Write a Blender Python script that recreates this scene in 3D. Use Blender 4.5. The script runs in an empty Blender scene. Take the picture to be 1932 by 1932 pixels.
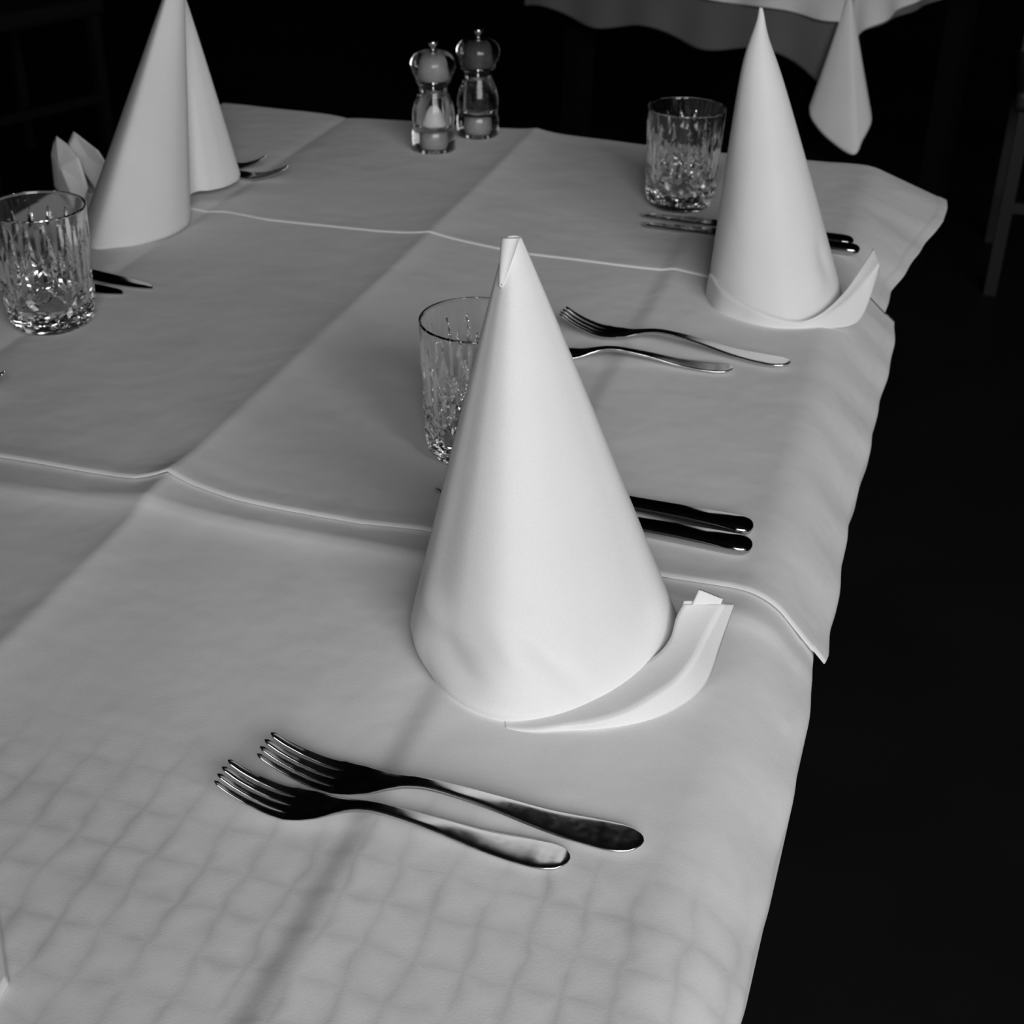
import bpy, bmesh, math, random
from mathutils import Vector, Matrix
random.seed(7)
sc = bpy.context.scene
COL = sc.collection
TZ = 0.75                                   # table height (m); the modelling units below are centimetres above the table

# ------------------------------------------------------------------ camera
cam_d = bpy.data.cameras.new('camera'); cam = bpy.data.objects.new('camera', cam_d); COL.objects.link(cam)
cr = Vector((0.95896324, 0.28298964, 0.01750356)); cu = Vector((-0.15831945, 0.48323676, 0.86105585)); cf = Vector((-0.23521152, 0.82849206, -0.50820906))
M = Matrix((cr, cu, -cf)).transposed().to_4x4(); M.translation = Vector((0, 0, TZ + 0.4957)); cam.matrix_world = M
cam_d.sensor_width = 36; cam_d.lens = 2682.5 / 1932 * 36; cam_d.clip_start = 0.02; cam_d.clip_end = 60
cam_d.dof.use_dof = True; cam_d.dof.focus_distance = 0.80; cam_d.dof.aperture_fstop = 19
sc.camera = cam

# ------------------------------------------------------------------ world, daylight from the window side, exposure
w = bpy.data.worlds.new('world'); sc.world = w; w.use_nodes = True
w.node_tree.nodes['Background'].inputs[0].default_value = (1, 1, 1, 1); w.node_tree.nodes['Background'].inputs[1].default_value = 0.38
def area(name, loc, target, sx, sy, power):
    l = bpy.data.lights.new(name, 'AREA'); l.shape = 'RECTANGLE'; l.size = sx; l.size_y = sy; l.energy = power
    o = bpy.data.objects.new(name, l); COL.objects.link(o); o.location = loc
    o.rotation_euler = (Vector(target) - Vector(loc)).to_track_quat('-Z', 'Y').to_euler(); return o
area('window_daylight', (1.45, -2.0, 2.5), (-0.25, 0.95, 0.75), 2.8, 2.0, 114)
sc.view_settings.view_transform = 'Standard'; sc.view_settings.look = 'None'; sc.view_settings.exposure = 0.0; sc.view_settings.gamma = 1.0
sc.view_settings.use_curve_mapping = False
sc.cycles.use_denoising = True
sc.cycles.max_bounces = 24; sc.cycles.transmission_bounces = 20; sc.cycles.glossy_bounces = 8; sc.cycles.diffuse_bounces = 5

# ------------------------------------------------------------------ helpers
def W(p): return (p[0] / 100.0, p[1] / 100.0, TZ + p[2] / 100.0)
def tag(o, label=None, cat=None, group=None, kind=None):
    if label: o['label'] = label
    if cat: o['category'] = cat
    if group: o['group'] = group
    if kind: o['kind'] = kind
    return o
def empty(name, loc=(0, 0, 0), rz=0.0):
    o = bpy.data.objects.new(name, None); COL.objects.link(o); o.location = loc; o.rotation_euler = (0, 0, rz); o.empty_display_size = .03; return o
def mesh(name, V, F, mat, parent=None, smooth=True, world=True, thick=0.0, offset=-1.0):
    me = bpy.data.meshes.new(name)
    me.from_pydata([W(v) if world else (v[0] / 100, v[1] / 100, v[2] / 100) for v in V], [], F); me.update()
    bm = bmesh.new(); bm.from_mesh(me); bmesh.ops.remove_doubles(bm, verts=bm.verts, dist=1e-6); bmesh.ops.recalc_face_normals(bm, faces=bm.faces); bm.to_mesh(me); bm.free()
    if smooth: me.polygons.foreach_set('use_smooth', [True] * len(me.polygons))
    me.materials.append(mat)
    o = bpy.data.objects.new(name, me); COL.objects.link(o)
    if thick:
        s = o.modifiers.new('thickness', 'SOLIDIFY'); s.thickness = thick / 100; s.offset = offset
    if parent:
        o.parent = parent
        if world: o.matrix_parent_inverse = Matrix.LocRotScale(parent.location, parent.rotation_euler, None).inverted()
    return o
def grid_faces(n, m, wrap=False, flip=False):
    F = []
    for i in range(n - 1):
        for j in range(m if wrap else m - 1):
            a, b = i * m + j, i * m + (j + 1) % m
            q = (a, b, b + m, a + m); F.append(q[::-1] if flip else q)
    return F
def cr_pt(a, b, c, d, t):
    return tuple(0.5 * (2 * b[k] + (c[k] - a[k]) * t + (2 * a[k] - 5 * b[k] + 4 * c[k] - d[k]) * t * t + (3 * b[k] - a[k] - 3 * c[k] + d[k]) * t ** 3) for k in range(len(b)))
def spline(P, n, closed=False):
    out = []; N = len(P)
    for i in range(n):
        s = i / n * N if closed else i / (n - 1) * (N - 1)
        k = min(int(s), N - 1 if closed else N - 2); t = s - k
        if closed: q = [P[(k + d) % N] for d in (-1, 0, 1, 2)]
        else: q = [P[max(0, k - 1)], P[k], P[k + 1], P[min(N - 1, k + 2)]]
        out.append(cr_pt(*q, t))
    return out
def interp(tab, x):
    if x <= tab[0][0]: return tab[0][1]
    for (a, va), (b, vb) in zip(tab, tab[1:]):
        if x <= b:
            t = (x - a) / (b - a); t = t * t * (3 - 2 * t); return va + (vb - va) * t
    return tab[-1][1]
def lin(tab, x):
    if x <= tab[0][0]: return tab[0][1]
    for (a, va), (b, vb) in zip(tab, tab[1:]):
        if x <= b: return va + (vb - va) * (x - a) / (b - a)
    return tab[-1][1]
def sstep(a, b, x):
    t = max(0.0, min(1.0, (x - a) / (b - a))); return t * t * (3 - 2 * t)
def lathe(prof, n=64):
    V = []; F = []
    for r, z in prof: V += [(r * math.cos(2 * math.pi * j / n), r * math.sin(2 * math.pi * j / n), z) for j in range(n)]
    return V, grid_faces(len(prof), n, True)
def box(x0, x1, y0, y1, z0, z1):
    V = [(x, y, z) for z in (z0, z1) for y in (y0, y1) for x in (x0, x1)]
    return V, [(0, 1, 3, 2), (4, 6, 7, 5), (0, 4, 5, 1), (2, 3, 7, 6), (0, 2, 6, 4), (1, 5, 7, 3)]
def join(parts):
    V = []; F = []
    for v, f in parts:
        k = len(V); V += v; F += [tuple(i + k for i in q) for q in f]
    return V, F

# ------------------------------------------------------------------ materials
def mat(name, col, rough=0.5, metal=0.0, trans=0.0, ior=1.45, spec=0.5):
    m = bpy.data.materials.new(name); m.use_nodes = True; b = m.node_tree.nodes['Principled BSDF']
    b.inputs['Base Color'].default_value = (col, col, col, 1); b.inputs['Roughness'].default_value = rough; b.inputs['Metallic'].default_value = metal
    b.inputs['Transmission Weight'].default_value = trans; b.inputs['IOR'].default_value = ior; b.inputs['Specular IOR Level'].default_value = spec
    return m
def nodes(m): return m.node_tree.nodes, m.node_tree.links, m.node_tree.nodes['Principled BSDF']
def math_n(N, L, op, a, b=None, c=None):
    n = N.new('ShaderNodeMath'); n.operation = op
    for i, v in enumerate((a, b, c)):
        if v is None: continue
        if isinstance(v, (int, float)): n.inputs[i].default_value = v
        else: L.new(v, n.inputs[i])
    return n.outputs[0]
def noise(N, L, vec, scale, detail=3):
    n = N.new('ShaderNodeTexNoise'); n.inputs['Scale'].default_value = scale; n.inputs['Detail'].default_value = detail; L.new(vec, n.inputs['Vector']); return n.outputs[0]
def fabric(name, col, weave=1400, weave_h=0.05, wrinkle=0.35, reflection_grid=False):
    m = mat(name, col, 0.92, spec=0.15); N, L, b = nodes(m)
    tc = N.new('ShaderNodeTexCoord'); v = tc.outputs['Object']
    sx = N.new('ShaderNodeSeparateXYZ'); L.new(v, sx.inputs[0])
    a = math_n(N, L, 'SINE', math_n(N, L, 'MULTIPLY', sx.outputs[0], weave * 3)); c = math_n(N, L, 'SINE', math_n(N, L, 'MULTIPLY', math_n(N, L, 'ADD', sx.outputs[1], sx.outputs[2]), weave * 3))
    wv = math_n(N, L, 'MULTIPLY', a, c)
    fine = noise(N, L, v, 900, 2); wr = noise(N, L, v, 22, 2)
    h = math_n(N, L, 'ADD', math_n(N, L, 'MULTIPLY', wv, weave_h * .00018), math_n(N, L, 'ADD', math_n(N, L, 'MULTIPLY', fine, .00010), math_n(N, L, 'MULTIPLY', wr, wrinkle * .0035)))
    tone = noise(N, L, v, 14, 3)
    mul = math_n(N, L, 'MULTIPLY_ADD', tone, 0.12, 0.94)
    fcol = math_n(N, L, 'MULTIPLY_ADD', fine, 0.10, 0.95)
    base = math_n(N, L, 'MULTIPLY', math_n(N, L, 'MULTIPLY', mul, fcol), col)
    if reflection_grid:                               # window reflection of paving, painted into the near cloth as dark lines and relief
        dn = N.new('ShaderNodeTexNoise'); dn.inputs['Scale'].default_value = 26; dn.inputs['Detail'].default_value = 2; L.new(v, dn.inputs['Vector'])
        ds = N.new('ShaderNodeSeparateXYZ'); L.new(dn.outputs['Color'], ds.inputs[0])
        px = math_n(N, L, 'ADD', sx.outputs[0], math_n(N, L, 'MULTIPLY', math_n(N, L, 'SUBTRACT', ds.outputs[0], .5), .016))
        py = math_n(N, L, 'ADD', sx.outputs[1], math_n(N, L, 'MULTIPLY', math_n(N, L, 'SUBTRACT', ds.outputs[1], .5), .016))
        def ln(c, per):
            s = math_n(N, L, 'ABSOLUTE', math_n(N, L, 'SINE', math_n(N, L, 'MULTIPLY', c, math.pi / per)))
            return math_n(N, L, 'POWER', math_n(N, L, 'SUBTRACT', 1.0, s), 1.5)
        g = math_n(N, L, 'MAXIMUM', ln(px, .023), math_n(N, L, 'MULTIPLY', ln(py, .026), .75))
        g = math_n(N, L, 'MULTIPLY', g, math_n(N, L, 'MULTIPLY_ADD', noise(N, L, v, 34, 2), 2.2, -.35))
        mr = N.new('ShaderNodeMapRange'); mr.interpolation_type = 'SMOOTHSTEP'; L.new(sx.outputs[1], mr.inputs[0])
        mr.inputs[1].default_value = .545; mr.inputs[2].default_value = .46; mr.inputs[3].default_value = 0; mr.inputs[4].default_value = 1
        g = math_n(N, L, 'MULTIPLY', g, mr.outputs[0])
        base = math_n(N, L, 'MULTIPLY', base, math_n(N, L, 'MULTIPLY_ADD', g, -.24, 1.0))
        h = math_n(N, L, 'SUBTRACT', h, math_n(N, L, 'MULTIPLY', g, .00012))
    cc = N.new('ShaderNodeCombineColor'); [L.new(base, cc.inputs[i]) for i in range(3)]; L.new(cc.outputs[0], b.inputs['Base Color'])
    bp = N.new('ShaderNodeBump'); bp.inputs['Strength'].default_value = 1.0; bp.inputs['Distance'].default_value = 1.0; L.new(h, bp.inputs['Height']); L.new(bp.outputs[0], b.inputs['Normal'])
    return m
def steel(name, col, rough):
    m = mat(name, col, rough, 1.0); N, L, b = nodes(m)
    tc = N.new('ShaderNodeTexCoord'); n = noise(N, L, tc.outputs['Object'], 260, 4)
    L.new(math_n(N, L, 'MULTIPLY_ADD', n, rough * 1.2, rough * .4), b.inputs['Roughness']); return m
MC = fabric('white_tablecloth_linen', 0.84, wrinkle=.45)
MCN = fabric('white_tablecloth_linen_reflection', 0.84, wrinkle=.45, reflection_grid=True)
MN = fabric('white_napkin_cotton', 0.86, wrinkle=.25)
MUG = fabric('grey_undercloth', 0.16)
MST = steel('polished_steel', 0.72, 0.16)
MKN = steel('mirror_steel', 0.55, 0.07)
MGL = mat('cut_crystal', 1.0, 0.0, trans=1.0, ior=1.5)
MAC = mat('clear_acrylic', 1.0, 0.015, trans=1.0, ior=1.45)
MSALT = mat('coarse_salt', 0.85, 0.8); MPEP = mat('peppercorn', 0.025, 0.5); MCORE = mat('smoked_mill_core', 0.10, 0.4); MGREY = mat('mill_mechanism', 0.45, 0.5)
MWD = mat('black_stained_wood', 0.012, 0.45); MLE = mat('black_leather', 0.009, 0.55)
MTB = mat('dark_table_wood', 0.004, 0.6, spec=.15)
MFL = mat('dark_floor', 0.010, 0.65, spec=.2)
N, L, b = nodes(MFL); tc = N.new('ShaderNodeTexCoord'); nn = noise(N, L, tc.outputs['Object'], 3.0, 4); v_ = math_n(N, L, 'MULTIPLY_ADD', nn, .010, .004)
cc = N.new('ShaderNodeCombineColor'); [L.new(v_, cc.inputs[i]) for i in range(3)]; L.new(cc.outputs[0], b.inputs['Base Color'])
MWL = mat('dark_wall', 0.012, 0.8)

# ------------------------------------------------------------------ the room
def struct(name, V, F, m): return tag(mesh(name, V, F, m, smooth=False), kind='structure')
struct('floor', *box(-600, 500, -170, 900, -80, -75), MFL)
struct('wall_back', *box(-600, 500, 900, 910, -75, 225), MWL)
struct('wall_left', *box(-610, -600, -170, 900, -75, 225), MWL)
struct('wall_right', *box(500, 510, -170, 900, -75, 225), MWL)
struct('light_blocking_wall', *box(-600, -10, -45, -33, -75, 225), MWL)      # unseen wall added to keep daylight off the near left of the table
struct('ceiling', *box(-600, 500, -170, 900, 225, 230), MWL)

# ------------------------------------------------------------------ dining table
XL, XR, YN, YB = -89.0, -5.0, 8.0, 169.6
dt = tag(empty('dining_table', (-.47, .89, 0)), 'long dining table hidden under three overlapping white tablecloths', 'table')
mesh('tabletop', *box(XL, XR, YN, YB, -3.2, -.75), MTB, dt, smooth=False)
for x in (XL + 4, XR - 9):
    for y in (YN + 4, YB - 10): mesh('leg', *box(x, x + 6, y, y + 6, -75, -3.2), MTB, dt, smooth=False)

# ------------------------------------------------------------------ tablecloths: folds, hems and drops are geometry
def gz(x, y):                                # relief of the pressed folds
    amp = 0.55
    d = x + lin([(60, 46.3), (76, 46.5), (105, 46.2), (130, 45.9), (170, 46.0)], y); h = amp * math.exp(-abs(d) / (6.0 if d > 0 else 7.5)) + (.26 + .35 * math.exp(-((y - 76) / 3.0) ** 2)) * math.exp(-abs(d) / 1.7)
    d = x + 20.88 + .12 * math.sin(y * .09)
    f = 0.55 + .45 * sstep(70, 40, y)
    h += f * (.46 * sstep(-1.6, .2, d) * math.exp(-max(0, d) / 5.0))
    d = x + 71.3; h -= .22 * math.exp(-abs(d) / 3.2) + .14 * math.exp(-abs(d) / 1.0)
    h += .05 * math.sin(x * .21 + y * .06) * math.sin(y * .11 - x * .07) + .03 * math.sin(x * .5 + y * .23)
    return h
def seat_z(x, y, r): return max([gz(x, y)] + [gz(x + r * math.cos(a * .52), y + r * math.sin(a * .52)) for a in range(12)])
def cloth(name, y0, y1, near_edge, side, material, label, dz, extra=None, back=False, front=False, hem=True):
    # rows of constant y, columns along the width: left drop, top, bend and right drop
    ny = int((y1 - y0) / .6) + 1
    XS = [XL + .3 + i * (XR - 1.3 - XL - .3) / 230 for i in range(231)]
    V = []; nc = None
    rows = [(y0 + (y1 - y0) * i / (ny - 1), 0.0) for i in range(ny)]
    if back: rows += [(y1 + .9 * math.sin(a), .9 * (1 - math.cos(a)) + k) for a, k in ((.5, 0), (1.0, 0), (1.57, 0), (1.57, 3), (1.57, 7), (1.57, 12))]
    if front: rows = [(y0 - .9 * math.sin(a), .9 * (1 - math.cos(a)) + k) for a, k in ((1.57, 25), (1.57, 12), (1.57, 3), (1.57, 0), (1.0, 0), (.5, 0))] + rows
    for i, (y, drop) in enumerate(rows):
        row = []
        for k in range(6): row.append((XL - .6 - .4 * math.sin(k), y, -(16 - 2.4 * k) - drop))
        row.append((XL - .25, y, -.55 - drop))
        for x in XS:
            e = near_edge(x) if near_edge else 0
            blend = max(0.0, 1 - (y - y0) / 14.0)
            yy = y + e * blend
            z = gz(x, yy) * (1 - sstep(XR - 6, XR - 1.5, x)) + dz + (extra(x, yy) if extra else 0)
            if hem and near_edge and (y - y0) < 1.5: z += .06 if dz < .25 else .015
            row.append((x, yy, z - drop * ((1 - sstep(XR - 9, XR - 3, x)) if dz > .25 else 1)))
        x, yy, z = row[-1]
        R, ph, Lg, vert, Ld = side(y)
        s = 0; ds = (Ld if vert else Lg) / 48
        wav = .12 * math.sin(y * .31) + .07 * math.sin(y * .83 + 1)
        for k in range(48):
            s += ds
            a = min(ph, s / R)
            if vert and s > Lg: a = min(1.62, ph + (s - Lg) / 1.2)
            x += ds * math.cos(a); z -= ds * math.sin(a)
            e = near_edge(x) if near_edge else 0
            f = min(1, s / 6); dq = drop if vert else 0.05 * drop * f
            ry = y + e * max(0.0, 1 - (y - y0) / 14.0)
            hm = .06 if s > Lg - 1.1 else 0
            row.append((x + wav * f + hm, ry, z + wav * .4 * f + hm + (extra(x, ry) * (1 - .3 * f) if extra else 0) * 0 - dq))
        V += row; nc = len(row)
    o = mesh(name, V, grid_faces(len(rows), nc), material, thick=.09, offset=0)
    tag(o, label, 'tablecloth', 'overlapping white tablecloths on the long table'); return o
def s1(y):
    xm = lin([(42, -2.5), (49, -2.15), (54, -1.8), (59, -1.65), (67, -1.7), (73, -1.5), (80, -1.9)], y)
    return 4.4, .80 + .12 * sstep(70, 78, y), 6.6 + (xm + 1.2) * 1.35, True, 14.5
def s2(y):
    xm = lin([(73, -.55), (80, -.85), (88.5, -.9), (97, -.7), (108, -.5), (119, -.15), (134, 0)], y)
    return 4.2, lin([(74, .80), (90, .86), (134, .70)], y), 6.9 + (xm + .8) * 1.3, True, lin([(74, 6.9), (80, 8.2), (100, 9.5), (134, 8)], y)
def s3(y):
    return lin([(124, 4.0), (140, 4.2), (170, 7)], y), lin([(124, .80), (140, .72), (150, .55), (163, .36), (170, .34)], y), lin([(124, 6.6), (140, 7.0), (150, 8.3), (163, 10.6), (170, 10.6)], y), False, 20
def e1(x): return 0
def e2(x): return lin([(-90, .8), (-59.8, .5), (-51.2, .2), (-48.6, 0), (-47, .5), (-46.5, .8), (-44.8, .5), (-41, 0), (-36, -.1), (-31.9, -.2), (-27.7, .5), (-20, .1), (-10.7, -.2), (-7, 0), (-3, -.5), (0, -.7)], x)
def e3(x): return lin([(-90, 5.6), (-69, 5.6), (-64, 4.6), (-46, 4.4), (-35, 3.6), (-21, 3.8), (-17, 3.0), (-8, .6), (-3, 0), (3, -.2)], x)
def ridge_l2(x, y):                          # soft roll in the near cloth just in front of the overlapping hem
    yl = lin([(-90, 71.5), (-57, 72.0), (-46, 73.0), (-26, 72.9), (-9, 72.9), (-3, 72.2), (0, 72)], x); d = y - yl
    return .5 * math.exp(-abs(d) / (1.0 if d < 0 else 3.2))
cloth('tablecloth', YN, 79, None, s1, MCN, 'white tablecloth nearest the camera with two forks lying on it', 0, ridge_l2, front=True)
cloth('tablecloth', 75.3, 134, e2, s2, MC, 'middle white tablecloth with thin bright hem behind the near napkin', .22, lambda x, y: .30 * math.exp(-max(0, y - 75.2) / 5.0))
cloth('tablecloth', 124.9, 169.6, e3, s3, MC, 'farthest white tablecloth, its corner flaring out beyond the table end', .30, back=True)

# ------------------------------------------------------------------ folded napkins
def napkin_body(name, base, apex, parent, tip=.045, power=.94, dents=(), nu=160, nt=90, neck=0.0, curl=None):
    B = spline(base, nu, True); V = []
    cx = sum(p[0] for p in B) / nu; cy = sum(p[1] for p in B) / nu
    ts = [i / (nt - 1) for i in range(nt)]
    for t in ts:
        s = tip + (1 - tip) * t ** power
        for j, p in enumerate(B):
            f = (1 - .03 * sstep(.965, 1.0, t) ** 2) * (1 - neck * math.exp(-(t / .11) ** 2))
            ax, ay = apex[0] + (cx - apex[0]) * t, apex[1] + (cy - apex[1]) * t
            # straight line from the tip ring to the base ring
            x = ax + (p[0] - cx) * s * f; y = ay + (p[1] - cy) * s * f; z = apex[2] + (p[2] - apex[2]) * t
            if curl: dx, dy = curl(t); x += dx; y += dy
            ang = math.degrees(math.atan2(p[1] - cy, p[0] - cx))
            d = 0
            for (a0, t0, sa, st, sk, am) in dents:
                da = (ang - a0 + 180) % 360 - 180; dt_ = t - t0
                da -= sk * dt_
                d += am * math.exp(-(da / sa) ** 2 - (dt_ / st) ** 2)
            r = math.hypot(p[0] - cx, p[1] - cy)
            V.append((x + d * (p[0] - cx) / r, y + d * (p[1] - cy) / r, z))
    F = grid_faces(nt, nu, True)
    # rolled lip: the sheet turns into the cone at the tip
    k = len(V); ring = V[:nu]; mx = sum(v[0] for v in ring) / nu; my = sum(v[1] for v in ring) / nu
    for dz, sc_ in ((.10, .86), (.05, .70), (-.35, .55), (-1.1, .5)):
        V += [(mx + (v[0] - mx) * sc_, my + (v[1] - my) * sc_, v[2] + dz) for v in ring]
    rows = [0] + [k + i * nu for i in range(4)]
    for a, b_ in zip(rows, rows[1:]):
        for j in range(nu): F.append((a + j, b_ + j, b_ + (j + 1) % nu, a + (j + 1) % nu))
    F.append(tuple(rows[-1] + j for j in range(nu)))
    return mesh(name, V, F, MN, parent)
def band(name, I, R, Bm, parent, n=70, m=9, thick=.16, sag=.04, material=None):
    Is, Rs, Bs = spline(I, n), spline(R, n), spline(Bm, n); V = []
    for a, r, b_ in zip(Is, Rs, Bs):
        for k in range(m):
            t = k / (m - 1); V.append(tuple(a[q] + (r[q] - a[q]) * t - (sag * math.sin(math.pi * t) if q == 2 else 0) for q in range(3)))
        for k in range(1, m):
            t = k / (m - 1); V.append(tuple(r[q] + (b_[q] - r[q]) * t for q in range(3)))
    o = mesh(name, V, grid_faces(n, 2 * m - 1), material or MN, parent, thick=thick, offset=0)
    return o
def sheet(name, P, parent, thick=.14, bulge=(0, 0, 0)):
    c = tuple(sum(p[k] for p in P) / len(P) + bulge[k] for k in range(3)); n = 60
    B = []
    N_ = len(P)
    for i in range(N_):
        for k in range(8): B.append(tuple(P[i][q] + (P[(i + 1) % N_][q] - P[i][q]) * k / 8 for q in range(3)))
    V = [c]; F = []; nb = len(B); R = 6
    for r in range(1, R + 1):
        t = r / R; V += [tuple(c[q] + (p[q] - c[q]) * t - bulge[q] * (t * t - t) * .5 for q in range(3)) for p in B]
    for j in range(nb): F.append((0, 1 + j, 1 + (j + 1) % nb))
    for r in range(R - 1):
        for j in range(nb): F.append((1 + r * nb + j, 1 + (r + 1) * nb + j, 1 + (r + 1) * nb + (j + 1) % nb, 1 + r * nb + (j + 1) % nb))
    return mesh(name, V, F, MN, parent, thick=thick, offset=0)

nk = tag(empty('folded_napkin', W((-16.6, 66.5, 0))), 'large white napkin folded into a cone, nearest the camera beside the two forks', 'napkin', 'cone-folded napkins at the place settings')
napkin_body('cone', [(-24.1, 63.6, .5), (-22.5, 61.6, .25), (-20.1, 59.5, .0), (-17.0, 58.6, .0), (-14.0, 59.9, .0), (-11.4, 62.8, .1), (-9.8, 66.0, .6), (-9.0, 69.2, .6), (-10.6, 72.4, .3), (-14.5, 74.4, 0), (-19.5, 73.8, 0), (-23.4, 70.6, 0), (-25.0, 66.6, .3)],
            (-18.95, 66.0, 25.0), nk, tip=.05, power=.97,
            dents=[(-143, .84, 16, .05, 0, .35), (-120, .90, 18, .05, 40, -.42), (-84, .84, 10, .05, 90, .3), (-66, .86, 7, .07, 170, -.32), (-108, .965, 22, .02, 0, .28), (-100, .93, 20, .018, 0, -.15), (-150, .6, 30, .3, 0, -.06)])
NI = [(-17.0, 59.2, 0.2), (-15.9, 59.7, 0.25), (-14.9, 60.7, 0.25), (-13.4, 62.3, 0.35), (-12.2, 63.7, 0.50), (-11.1, 64.9, 0.75), (-9.9, 65.8, 1.25), (-9.29, 66.67, 2.00), (-9.19, 67.58, 2.90), (-8.93, 68.01, 3.60)]
NR = [(-16.69, 58.28, 0.10), (-15.03, 58.45, 0.30), (-13.48, 59.07, 0.50), (-12.10, 59.53, 0.70), (-10.68, 60.49, 0.90), (-9.48, 61.83, 1.20), (-8.39, 63.23, 1.60), (-7.72, 64.50, 2.20), (-7.22, 66.41, 3.00), (-6.68, 68.12, 4.00)]
NB = [(-16.71, 58.35, 0.0), (-15.01, 58.61, 0.05), (-13.38, 59.22, 0.05), (-11.95, 59.82, 0.05), (-10.36, 60.66, 0.05), (-8.86, 62.00, 0.05), (-7.58, 63.90, 0.05), (-6.87, 65.76, 0.30), (-6.58, 67.58, 1.60), (-6.18, 68.89, 3.60)]
band('turned_up_brim', NI, NR, NB, nk)
Vr = []                                       # the sheet end rolled into a small open scroll at the tip
for i in range(26):
    t = i / 25; rr = .36 * (1 - t) ** .7 + .03; zc = 25.25 - 2.4 * t
    for j in range(28):
        a = -2.6 + 5.6 * j / 27; q_ = rr * (1 + .10 * j / 27)
        Vr.append((-18.98 - .30 * t + q_ * math.cos(a - 1.2), 65.45 - .45 * t + q_ * math.sin(a - 1.2), zc + .12 * math.cos(a)))
mesh('rolled_tip', Vr, grid_faces(26, 28), MN, nk, thick=.09, offset=0)
sheet('layered_corner', [(-8.47, 68.04, 3.60), (-6.90, 68.11, 3.70), (-6.75, 68.19, 4.30), (-8.17, 68.29, 4.60)], nk, .2)
sheet('layered_corner', [(-9.15, 67.7, 2.2), (-8.95, 68.15, 3.75), (-7.6, 68.3, 3.9), (-7.4, 67.4, 2.6)], nk, .12)

nk = tag(empty('folded_napkin', W((-10.5, 126, 0))), 'white cone napkin with upturned brim standing in front of the far right glass', 'napkin', 'cone-folded napkins at the place settings')
napkin_body('cone', [(-16.9, 124.3, .3), (-15.6, 121.4, .3), (-12.6, 119.4, .2), (-9.2, 119.1, .2), (-6.8, 120.6, .3), (-5.1, 123.2, .5), (-4.6, 126.5, .5), (-6.2, 130.6, .3), (-10, 132.8, 0), (-14.4, 131.6, 0), (-16.9, 128.2, .2)],
            (-15.4, 128.0, 25.1), nk, tip=.05, power=.90, dents=[(-40, .88, 16, .06, 0, .25), (-150, .7, 25, .25, 0, -.3), (-20, .82, 10, .06, 0, -.2)],
            neck=.45, curl=lambda t: (.35 * math.exp(-(t / .08) ** 2), 0))
FI = [(-16.6, 124.0, 2.50), (-14.9, 120.6, 2.30), (-12.35, 118.75, 1.80), (-10.05, 118.39, 1.30), (-7.84, 118.89, 0.90), (-6.18, 120.22, 1.30), (-4.67, 123.10, 2.20), (-3.71, 125.36, 3.40), (-2.68, 128.18, 5.00)]
FR = [(-16.8, 124.0, 2.40), (-15.1, 120.4, 2.20), (-12.43, 118.6, 1.70), (-10.13, 118.2, 1.20), (-7.82, 118.75, 0.80), (-6.06, 120.1, 1.00), (-4.20, 122.46, 1.90), (-2.99, 124.63, 3.00), (-1.92, 126.27, 4.20)]
FB = [(-16.9, 123.6, 0.20), (-15.33, 120.39, 0.15), (-12.66, 118.86, 0.1), (-10.42, 118.37, 0.1), (-8.21, 118.8, 0.1), (-5.57, 119.90, 0.1), (-3.47, 121.36, 0.1), (-2.55, 122.98, 0.80), (-1.95, 126.38, 3.40)]
band('turned_up_brim', FI, FR, FB, nk, sag=.05)

nk = tag(empty('folded_napkin', W((-77, 130, 0))), 'white cone napkin with tall front flap behind the left glass, its tip out of frame', 'napkin', 'cone-folded napkins at the place settings')
napkin_body('cone', [(-81.5, 125.5, .3), (-78.0, 122.5, .5), (-74.0, 128.0, .9), (-73.6, 132.6, 1.2), (-72.3, 133.9, 1.2), (-71.2, 135.9, 1.2), (-71.0, 138.7, 1.3), (-73.5, 140.3, .8), (-78, 140, .4), (-82.5, 136, 0), (-83.5, 130.5, 0)],
            (-75.3, 136.0, 22.6), nk, tip=.04, power=.95)
def flap(name, base, apex, parent, n=60, m=60, bow=.0):
    B = spline(base, n); V = []
    for i in range(m):
        t = .03 + .97 * i / (m - 1)
        V += [tuple(apex[k] + (p[k] - apex[k]) * t for k in range(3)) for p in B]
    return mesh(name, V, grid_faces(m, n), MN, parent, thick=.16, offset=0)
flap('front_flap', [(-83.2, 129.5, .3), (-81.6, 124.0, .3), (-79.3, 119.4, .2), (-76.3, 116.3, .15), (-74.1, 117.6, .15), (-72.3, 119.6, .15), (-71.1, 122.3, .15), (-70.9, 125.2, .15), (-71.4, 127.2, .2)], (-72.9, 133.8, 26.0), nk)
sheet('upturned_corner', [(-89.3, 130.5, 0.5), (-89.96, 131.77, 4.00), (-89.72, 132.11, 5.20), (-88.92, 131.76, 6.00), (-87.39, 131.05, 5.60), (-84.95, 129.38, 4.60), (-83.6, 128.2, 2.00), (-83.19, 125.6, 0.30)], nk, .15, (-.4, -.5, 0))
sheet('upturned_corner', [(-88.58, 132.83, 4.6), (-87.81, 133.36, 6.20), (-83.97, 131.56, 5.00), (-82.6, 131.4, 3.0), (-84.5, 131.2, .5)], nk, .15)
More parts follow.
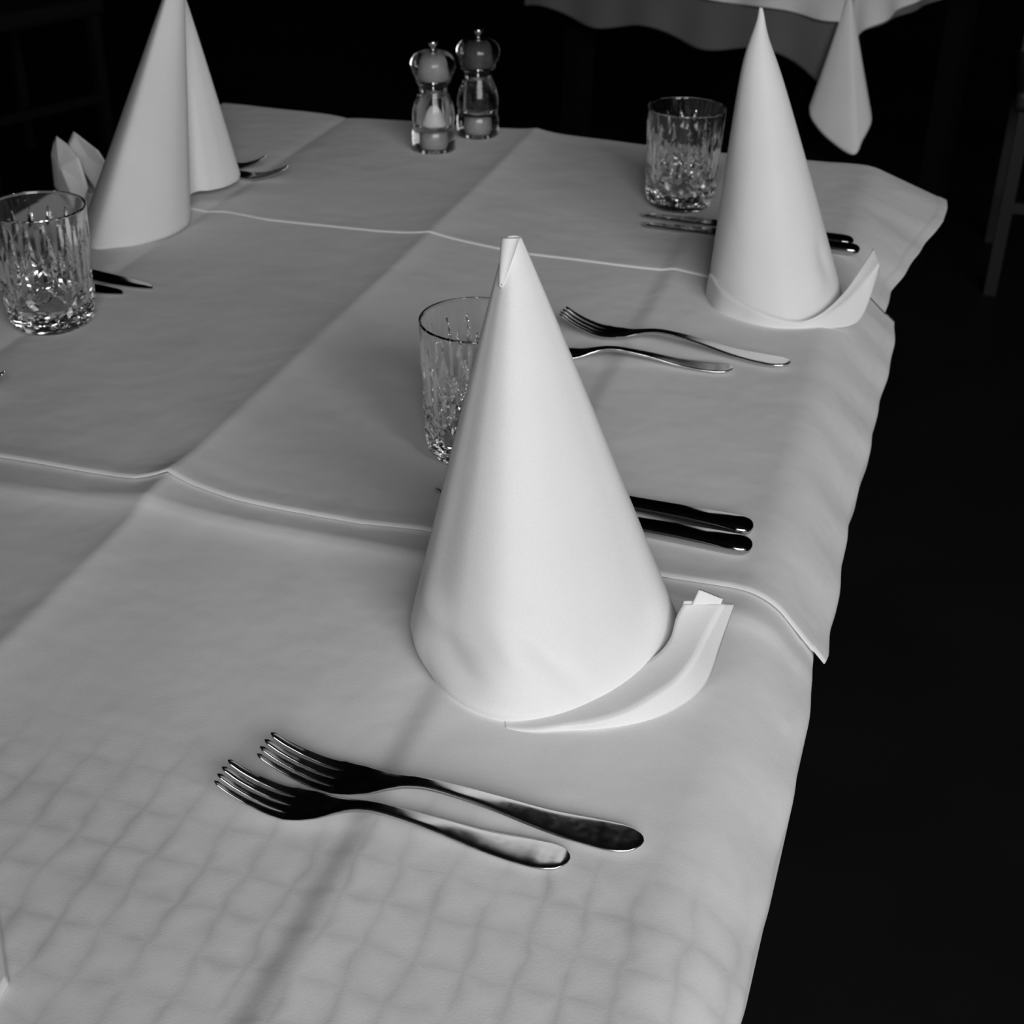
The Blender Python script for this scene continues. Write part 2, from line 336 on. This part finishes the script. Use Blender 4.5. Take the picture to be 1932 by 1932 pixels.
# flat layered sheet, stand-in for a pale patch at the lower left edge
nk = tag(empty('folded_napkin', W((-38, 33, 0))), 'flat layered white sheet standing in for a pale patch at the lower left edge', 'napkin')
P0 = [(-32.2, 35.05), (-34.7, 38.1), (-43.5, 47.5), (-50, 42), (-39.5, 28.2), (-32.1, 34.1)]
for k, (z0, z1, s) in enumerate(((.10, .34, 1.0), (.36, .58, .985))):
    c = (-38, 36); V = [(c[0] + (x - c[0]) * s, c[1] + (y - c[1]) * s, z) for z in (z0, z1) for x, y in P0]; n_ = len(P0)
    o = mesh('stand_in_layer', V, [tuple(range(n_))[::-1], tuple(range(n_, 2 * n_))] + [(i, (i + 1) % n_, n_ + (i + 1) % n_, n_ + i) for i in range(n_)], MN, nk, smooth=False)
    bv = o.modifiers.new('bevel', 'BEVEL'); bv.width = .001; bv.segments = 2

# ------------------------------------------------------------------ cutlery (local x: handle end at 0, tip at length; z up)
def section_loft(st, n=20, e=.75, c0=True, c1=True):
    # st: (x, yc, zc, half width, half thickness)
    V = []
    for x, yc, zc, hw, ht in st:
        for j in range(n):
            a = 2 * math.pi * j / n; c, s = math.cos(a), math.sin(a)
            V.append((x, yc + hw * math.copysign(abs(c) ** e, c), zc + ht * math.copysign(abs(s) ** e, s)))
    F = grid_faces(len(st), n, True); k = len(st) - 1
    
    if c0: F.append(tuple(range(n))[::-1])
    if c1: F.append(tuple(k * n + j for j in range(n)))
    return V, F
def make_fork(name, Lg):
    r = empty(name); q = Lg / 20.6; wq = .5 + .5 * q
    zt = [(0, .30), (.8, .22), (2.2, .20), (5, .38), (8, .84), (10.6, 1.12), (12.0, 1.10), (13.4, .80), (14.8, .42), (16.0, .24), (17.2, .30), (18.6, .68), (19.6, 1.10), (20.6, 1.62)]
    wt = [(0, .02), (.06, .28), (.25, .55), (.6, .82), (1.1, .98), (1.8, 1.02), (3, .96), (5, .76), (8, .50), (10.5, .36), (11.6, .35), (12.6, .42), (13.4, .62), (14.2, .90), (15.2, 1.16), (16.2, 1.28), (17.2, 1.27)]
    tt = [(0, .05), (.3, .10), (1, .13), (5, .14), (11, .19), (12.8, .19), (14.2, .13), (16, .10), (20.6, .07)]
    def Z(x): 
        i = 0
        while i < len(zt) - 2 and x > zt[i + 1][0]: i += 1
        t = (x - zt[i][0]) / (zt[i + 1][0] - zt[i][0]); g = lambda k: zt[max(0, min(len(zt) - 1, k))]
        return cr_pt((g(i - 1)[1],), (g(i)[1],), (g(i + 1)[1],), (g(i + 2)[1],), t)[0]
    def st(x0, x1, n): return [(x * q, 0, Z(x), lin(wt, x) * wq, lin(tt, x)) for x in [x0 + (x1 - x0) * i / (n - 1) for i in range(n)]]
    xs = [0, .03, .08, .16, .28, .45, .65, .9, 1.2] + [1.2 + (12.9 - 1.2) * i / 34 for i in range(1, 35)]
    V, F = section_loft([(x * q, 0, Z(x), lin(wt, x) * wq, lin(tt, x)) for x in xs], 28, .62, c1=False)
    mesh('handle', V, F, MST, r, world=False)
    V, F = section_loft([(x * q, 0, Z(x), lin(wt, x) * wq, lin(tt, x)) for x in [12.9 + (16.3 - 12.9) * i / 22 for i in range(23)]], 28, .62, c0=False, c1=False)
    V = [(x, y, z + .16 * (y / 1.3) ** 2 * sstep(13.5 * q, 15.5 * q, x)) for x, y, z in V]
    mesh('head', V, F, MST, r, world=False)
    for k in range(4):
        y0 = (-.96 + .64 * k) * wq; s = []
        for i in range(30):
            t = i / 29; x = 16.27 + (20.6 - abs(k - 1.5) * .10 - 16.27) * t
            hw = (.325 if t < .03 else .325 - .035 * sstep(.03, .10, t)) * (1 - .44 * t) * (1 if t < .96 else (1 - ((t - .96) / .04) ** 2 * .75)) * wq
            y = y0 * (1 - .10 * t); s.append((x * q, y, Z(x), hw, lin(tt, x)))
        V, F = section_loft(s, 16, .6, c0=False); V = [(a, b_, c + .16 * (b_ / 1.3) ** 2) for a, b_, c in V]; mesh('tine', V, F, MST, r, world=False)
    return r
def make_knife(name, Lg):
    r = empty(name); q = Lg / 22.0
    wt = [(0, .05), (.05, .40), (.2, .66), (.5, .88), (.9, .98), (2, 1.0), (5, .88), (8, .76), (10.2, .72), (10.6, .62), (10.8, .40)]
    tt = [(0, .05), (.1, .22), (.4, .38), (1, .46), (5, .46), (9, .40), (10.5, .32), (10.8, .2)]
    xs = [0, .02, .06, .12, .2, .32, .5, .7, .9] + [.9 + 9.9 * i / 30 for i in range(1, 31)]
    V, F = section_loft([(x * q, 0, .50, lin(wt, x), lin(tt, x)) for x in xs], 28, .66)
    mesh('handle', V, F, MKN, r, world=False)
    up = [(10.5, .40), (10.9, .62), (11.6, .74), (15, .78), (19, .78), (21, .66), (21.7, .40), (22, .0)]
    lo = [(10.5, -.40), (10.9, -.50), (11.3, -1.0), (12, -1.18), (15, -1.20), (18, -1.05), (20.5, -.62), (21.6, -.22), (22, -.02)]
    V = []; n = 46
    for i in range(n):
        x = 10.5 + 11.5 * (i / (n - 1)) ** .9; u, l = lin(up, x), lin(lo, x); c = (u + l) / 2
        V += [(x * q, u, .5), (x * q, u * .9 + c * .1, .60), (x * q, c, .58), (x * q, l, .5), (x * q, c, .42), (x * q, u * .9 + c * .1, .40)]
    F = grid_faces(n, 6, True) + [tuple(range(6))[::-1], tuple((n - 1) * 6 + j for j in range(6))]
    mesh('blade', V, F, MKN, r, world=False, smooth=False)
    return r
def copy_tree(o):
    c = o.copy(); COL.objects.link(c)
    for ch in list(o.children):
        d = ch.copy(); COL.objects.link(d); d.parent = c
    return c
used = {}
def place(proto, end, tip, label, cat, group, dz=0.0, flip=False):
    o = copy_tree(proto) if proto.name in used else proto
    used[proto.name] = 1
    a = math.atan2(tip[1] - end[1], tip[0] - end[0]); g = max(gz(end[0] + (tip[0] - end[0]) * k / 8, end[1] + (tip[1] - end[1]) * k / 8) for k in range(9))
    o.location = W((end[0], end[1], max(0, g * .6) + end[2] + dz)); o.rotation_euler = (math.pi * 0, 0, a)
    if flip: o.scale = (1, -1, 1)
    tag(o, label, cat, group); return o
fork_d = make_fork('dinner_fork', 20.1); fork_s = make_fork('salad_fork', 18.1)
GF = 'steel forks laid left of the napkins'; GK = 'steel knives laid right of the napkins'
place(fork_d, (-7.6, 51.55, .05), (-27.2, 51.25), 'longer steel fork lying closest to the near napkin', 'fork', GF)
place(fork_s, (-10.75, 49.35, .02), (-28.6, 48.7), 'shorter steel fork in front, nearest to the camera', 'fork', GF)
place(fork_d, (-7.5, 109.7, .5), (-27.7, 111.2), 'long steel fork crossing over another in front of the far right napkin', 'fork', GF)
place(fork_s, (-11.9, 107.65, .25), (-29.8, 105.2), 'shorter fork partly hidden by the near napkin, under a longer fork', 'fork', GF)
place(fork_d, (-87.0, 139.6, .15), (-67.0, 142.6), 'fork with tines showing right of the left napkin', 'fork', GF)
place(fork_s, (-89.0, 142.8, .2), (-71.2, 144.9), 'fork almost hidden behind the left napkin, one tine tip showing', 'fork', GF)
place(fork_d, (-85.6, 84.0, .3), (-65.2, 85.3), 'fork at the left picture edge, only one tine tip visible', 'fork', GF)
kn_d = make_knife('dinner_knife', 22.2); kn_s = make_knife('starter_knife', 20.6)
place(kn_s, (-6.7, 82.5, .2), (-26.8, 83.9), 'rear knife of the pair behind the near napkin, square-ended dark handle', 'knife', GK)
place(kn_d, (-6.4, 80.0, .2), (-28.7, 80.9), 'front knife of the pair behind the near napkin, its tip showing at left', 'knife', GK)
place(kn_d, (-5.0, 141.6, .2), (-27.0, 142.9), 'rear knife of the pair below the far right glass', 'knife', GK)
place(kn_d, (-4.2, 139.2, .2), (-26.6, 139.9), 'front knife of the pair below the far right glass', 'knife', GK)
place(kn_d, (-87.0, 112.6, .1), (-65.5, 108.2), 'knife with pale blade tip pointing right beside the left glass', 'knife', GK, flip=False)
place(kn_s, (-87.6, 108.6, .1), (-67.6, 106.2), 'knife with short dark tip just right of the left glass', 'knife', GK)

# ------------------------------------------------------------------ cut crystal tumblers
def tumbler_mesh():
    H = 10.4; n = 288; prof = []
    out = [(0, 0), (2.0, 0), (2.9, .02), (3.2, .12), (3.45, .35), (3.62, .7), (3.72, 1.2), (3.80, 2.2), (3.86, 3.5), (3.92, 5.5), (4.0, 7.5), (4.06, 9.3), (4.09, 10.1)]
    zs = [.7 + (9.9 - .7) * i / 110 for i in range(111)]
    V = []; rows = 0
    def ring(r, z, cut=None):
        nonlocal rows
        for j in range(n):
            a = 2 * math.pi * j / n; rr = r - (cut(a, z) if cut else 0)
            V.append((rr * math.cos(a), rr * math.sin(a), z))
        rows += 1
    R = [(p[1], p[0]) for p in out[3:]]
    NF = 16
    def cut(a, z):
        d = 0
        # tall leaf shaped flutes
        for off, zb, zt in ((0, 3.4, 9.0), (.5, 2.9, 7.6)):
            u = ((a / (2 * math.pi) * NF + off) % 1.0) - .5
            if zb < z < zt:
                t = (z - zb) / (zt - zb); w_ = .36 * (math.sin(math.pi * t ** .75)) ** .8
                if w_ > 1e-3: d = max(d, .17 * max(0, 1 - abs(u) / w_))
        # diamond lattice of V grooves
        if z < 4.9:
            k = sstep(4.9, 4.2, z) * sstep(.7, 1.0, z)
            for s in (1, -1):
                u = (a / (2 * math.pi) * 9 + s * z / 2.5) % 1.0 - .5
                d = max(d, k * .24 * max(0, 1 - abs(u) / .20))
        return d
    ring(.02, .06); ring(2.6, .06); ring(2.85, 0); ring(3.15, .06); ring(3.4, .3)
    for z in zs: ring(lin(R, z), z, cut)
    for r, z in ((4.09, 10.1), (4.10, 10.3), (4.06, 10.39), (4.0, 10.4), (3.94, 10.36), (3.90, 10.2), (3.86, 9.5), (3.76, 7.5), (3.62, 5), (3.5, 3.2), (3.3, 2.2), (2.9, 1.75), (2.2, 1.55), (1.2, 1.5), (.02, 1.5)): ring(r, z)
    F = grid_faces(rows, n, True); F.append(tuple(range(n))[::-1]); F.append(tuple((rows - 1) * n + j for j in range(n)))
    return V, F
V, F = tumbler_mesh()
g0 = mesh('crystal_tumbler', V, F, MGL, world=False, smooth=False)
for k, (x, y, rz, lab) in enumerate(((-24.02, 148.1, .1, 'cut crystal tumbler beside the far right napkin, dark background behind its rim'), (-69.97, 99.2, .55, 'cut crystal tumbler at the left edge in front of the left napkin'), (-27.8, 88.0, .3, 'cut crystal tumbler half hidden behind the near napkin'))):
    o = g0 if k == 0 else g0.copy()
    if k: COL.objects.link(o)
    o.location = W((x, y, seat_z(x, y, 3.2) + (.36 if k == 0 else .28))); o.rotation_euler = (0, 0, rz)
    tag(o, lab, 'glass', 'cut crystal tumblers on the table')

# ------------------------------------------------------------------ acrylic mills
def make_mill(x, y, fill, label):
    r = empty('acrylic_mill', W((x, y, seat_z(x, y, 2.5) + .36))); tag(r, label, 'mill', 'clear acrylic salt and pepper mills')
    body = [(.02, .35), (1.45, .35), (1.5, .0), (2.45, 0), (2.6, .1), (2.6, 1.9), (2.5, 2.3), (2.35, 2.55), (2.45, 2.8), (2.42, 3.1), (2.52, 3.7), (2.5, 4.5), (2.3, 5.3), (1.95, 6.2), (1.68, 6.9), (1.6, 7.15), (1.4, 7.15), (1.42, 6.2), (1.55, 5), (1.58, 3.2), (1.5, 2.75), (.02, 2.75)]
    head = [(.3, 7.2), (1.62, 7.2), (1.74, 7.45), (1.98, 7.85), (2.1, 8.02), (2.08, 8.15), (2.0, 8.25), (2.16, 8.5), (2.42, 8.9), (2.6, 9.35), (2.66, 9.75), (2.62, 10.15), (2.46, 10.55), (2.15, 10.95), (1.7, 11.2), (1.2, 11.34), (.95, 11.3), (.7, 11.15), (.3, 11.1)]
    def lt(nm, prof, m, par, sm=True):
        V, F = lathe(prof, 56); n = 56; F.append(tuple(range(n))[::-1]); F.append(tuple((len(prof) - 1) * n + j for j in range(n)))
        o = mesh(nm, V, F, m, par, world=False, smooth=sm); return o
    lt('body', body, MAC, r)
    V, F = lathe(head, 56)
    F.append(tuple(range(56))[::-1]); F.append(tuple((len(head) - 1) * 56 + j for j in range(56)))
    mesh('head', V, F, MAC, r, world=False)
    lt('core', [(.2, 8.1), (1.3, 8.1), (1.32, 8.5), (1.1, 10.2), (.2, 10.25)], MGREY if fill == 'salt' else MCORE, r)
    lt('shaft', [(.1, 2.8), (.1, 11.4)], MST, r)
    lt('knob', [(.1, 11.2), (.5, 11.2), (.5, 11.3), (.22, 11.4), (.2, 11.7), (.35, 11.9), (.56, 12.15), (.58, 12.4), (.45, 12.58), (.1, 12.62)], MST, r)
    lt('collar', [(1.2, 7.02), (1.5, 7.02), (1.5, 7.3), (1.2, 7.3)], MST if fill == 'salt' else MKN, r)
    lt('grinder', [(.2, .45), (1.0, .45), (1.15, .9), (1.15, 1.9), (.9, 2.2), (.2, 2.2)], MGREY, r)
    if fill == 'salt':
        V = []; n = 48
        pr = [(.2, 2.85), (1.48, 2.85), (1.45, 3.2), (1.2, 3.7), (.95, 4.25), (.6, 4.65), (.15, 4.75)]
        for (rr, z) in pr: V += [(rr * (1 + .05 * math.sin(3 * a + z * 5)) * math.cos(a), rr * (1 + .05 * math.sin(3 * a + z * 5)) * math.sin(a), z + .06 * math.sin(5 * a)) for a in [2 * math.pi * j / n for j in range(n)]]
        F = grid_faces(len(pr), n, True) + [tuple(range(n))[::-1], tuple((len(pr) - 1) * n + j for j in range(n))]
        mesh('salt', V, F, MSALT, r, world=False)['kind'] = 'stuff'
    else:
        bm = bmesh.new()
        for k in range(320):
            a = random.random() * 6.283; rr = 1.32 * math.sqrt(random.random()); z = 2.98 + 3.7 * random.random(); rr *= 1 if z < 5.5 else .88
            bmesh.ops.create_icosphere(bm, subdivisions=1, radius=.0021, matrix=Matrix.Translation((rr * math.cos(a) / 100, rr * math.sin(a) / 100, z / 100)))
        me = bpy.data.meshes.new('peppercorns'); bm.to_mesh(me); bm.free(); me.materials.append(MPEP)
        o = bpy.data.objects.new('peppercorns', me); COL.objects.link(o); o.parent = r; o['kind'] = 'stuff'
    return r
make_mill(-55.7, 158.84, 'salt', 'clear acrylic mill on the left of the pair, filled with white salt')
make_mill(-52.5, 166.0, 'pepper', 'clear acrylic mill on the right of the pair, filled with dark peppercorns')

# ------------------------------------------------------------------ the table beyond, its hanging cloths
ot = tag(empty('side_table', W((-25, 330, -75))), 'table standing in the dark beyond, its cloth hanging at the top right', 'table')
cx0, cy0 = -17.0, 283.5; da = Vector((-.906, .423)); db = Vector((.423, .906))
def q2(u, v, z, o=0): return (cx0 + da.x * u + db.x * v - (da.x + db.x) * o, cy0 + da.y * u + db.y * v - (da.y + db.y) * o, z)
Vt = [q2(u, v, z) for z in (-3, -.3) for u, v in ((.6, .6), (79, .6), (79, 79), (.6, 79))]
mesh('tabletop', Vt, [(3, 2, 1, 0), (4, 5, 6, 7), (0, 1, 5, 4), (1, 2, 6, 5), (2, 3, 7, 6), (3, 0, 4, 7)], MTB, ot, smooth=False)
for u, v in ((8, 8), (70, 8), (70, 70), (8, 70)):
    mesh('leg', [q2(u + a, v + b_, z) for z in (-75, -3) for a, b_ in ((0, 0), (5, 0), (5, 5), (0, 5))], [(3, 2, 1, 0), (4, 5, 6, 7), (0, 1, 5, 4), (1, 2, 6, 5), (2, 3, 7, 6), (3, 0, 4, 7)], MTB, ot, smooth=False)
def skirt(name, drop_l, drop_r, out, material, label, z0, tip=None, parent=None, cat='tablecloth'):
    V = []; path = [(80 - i * 1.0, 'a') for i in range(80)] + [(i * .12, 'c') for i in range(9)] + [(i * 1.0, 'b') for i in range(1, 81)]
    m = 24
    for s, side in path:
        for k in range(m):
            t = k / (m - 1)
            if side == 'c':
                f = s / .96; z = z0; D = drop_l(0) * (1 - f) + drop_r(0) * f; x, y, _ = q2(0, 0, 0, out * t)
            elif side == 'a': D = drop_l(s); x, y, _ = q2(s, -out * t * (1 + .4 * math.sin(s * .45)), 0)
            else: D = drop_r(s); x, y, _ = q2(-out * t * (1 + .4 * math.sin(s * .5 + 2)), s, 0)
            V.append((x, y, z0 - D * t))
    o = mesh(name, V, grid_faces(len(path), m), material, thick=.12, offset=0)
    top = [q2(u, v, z0) for u, v in ((0, 0), (80, 0), (80, 80), (0, 80))]
    mesh('top_panel', top, [(0, 1, 2, 3)], material, o, smooth=False, thick=.1)
    return tag(o, label, cat)
skirt('undercloth', lambda s: 14.5 + 5 * math.exp(-s / 4) + 1.2 * math.sin(s * .22 + 1), lambda s: 8.5 - .06 * s, .9, MUG, 'dark grey undercloth hanging below the white cloth of the table beyond', .05)
tc2 = skirt('overlay_cloth', lambda s: 5.8 + .3 * math.sin(s * .3), lambda s: 9.0 - .16 * s if s < 25 else 5.0, 1.5, MC, 'white overlay cloth with pointed hanging corner on the table beyond', .25)
# the corner of the overlay hangs as a pointed fold
Vc = []; base = [(-21.9, 281.0, -21.6), (-21.0, 279.4, -23.4), (-17.5, 277.0, -26.0), (-12.2, 275.2, -28.2), (-10.9, 277.0, -25.8), (-9.9, 280.0, -23.2), (-10.4, 282.5, -21.5)]
Bc = spline(base, 40); ap = (-17.2, 283.0, .3)
for i in range(40):
    t = .04 + .96 * i / 39
    for p in Bc: Vc.append((ap[0] + (p[0] - ap[0]) * t ** 1.05, ap[1] + (p[1] - ap[1]) * t, ap[2] + (p[2] - ap[2]) * t))
mesh('hanging_corner', Vc, grid_faces(40, 40), MN, tc2, thick=.2, offset=0)

# ------------------------------------------------------------------ dark chairs in the gloom
def make_chair():
    r = empty('dining_chair')
    o = mesh('seat', *box(-22, 22, -22, 22, 43, 48), MLE, r, world=False, smooth=False); bv = o.modifiers.new('bevel', 'BEVEL'); bv.width = .015; bv.segments = 3
    for sx in (-1, 1):
        mesh('leg', *box(sx * 19 - 1.4, sx * 19 + 1.4, -20.5, -17.7, 0, 43), MWD, r, world=False, smooth=False)
        mesh('leg', *box(sx * 19 - 1.4, sx * 19 + 1.4, 17.7, 20.5, 0, 43), MWD, r, world=False, smooth=False)
        mesh('back_post', *box(sx * 19 - 1.4, sx * 19 + 1.4, 18.5, 21.3, 48, 88), MWD, r, world=False, smooth=False)
    o = mesh('backrest', *box(-17.6, 17.6, 18.9, 21.0, 60, 88), MLE, r, world=False, smooth=False); bv = o.modifiers.new('bevel', 'BEVEL'); bv.width = .008; bv.segments = 2
    mesh('stretcher', *box(-17.6, 17.6, -20, -18.2, 20, 22.5), MWD, r, world=False, smooth=False)
    return r
ch = make_chair()
for k, (x, y, rz, lab) in enumerate(((40, 355, 0.0, 'black chair barely visible in the dark on the right, behind the white table'), (-245, 340, 1.2, 'black chair barely visible in the dark on the far left'))):
    o = ch if k == 0 else copy_tree(ch)
    o.location = (x / 100, y / 100, 0); o.rotation_euler = (0, 0, rz); tag(o, lab, 'chair', 'black chairs in the dark background')
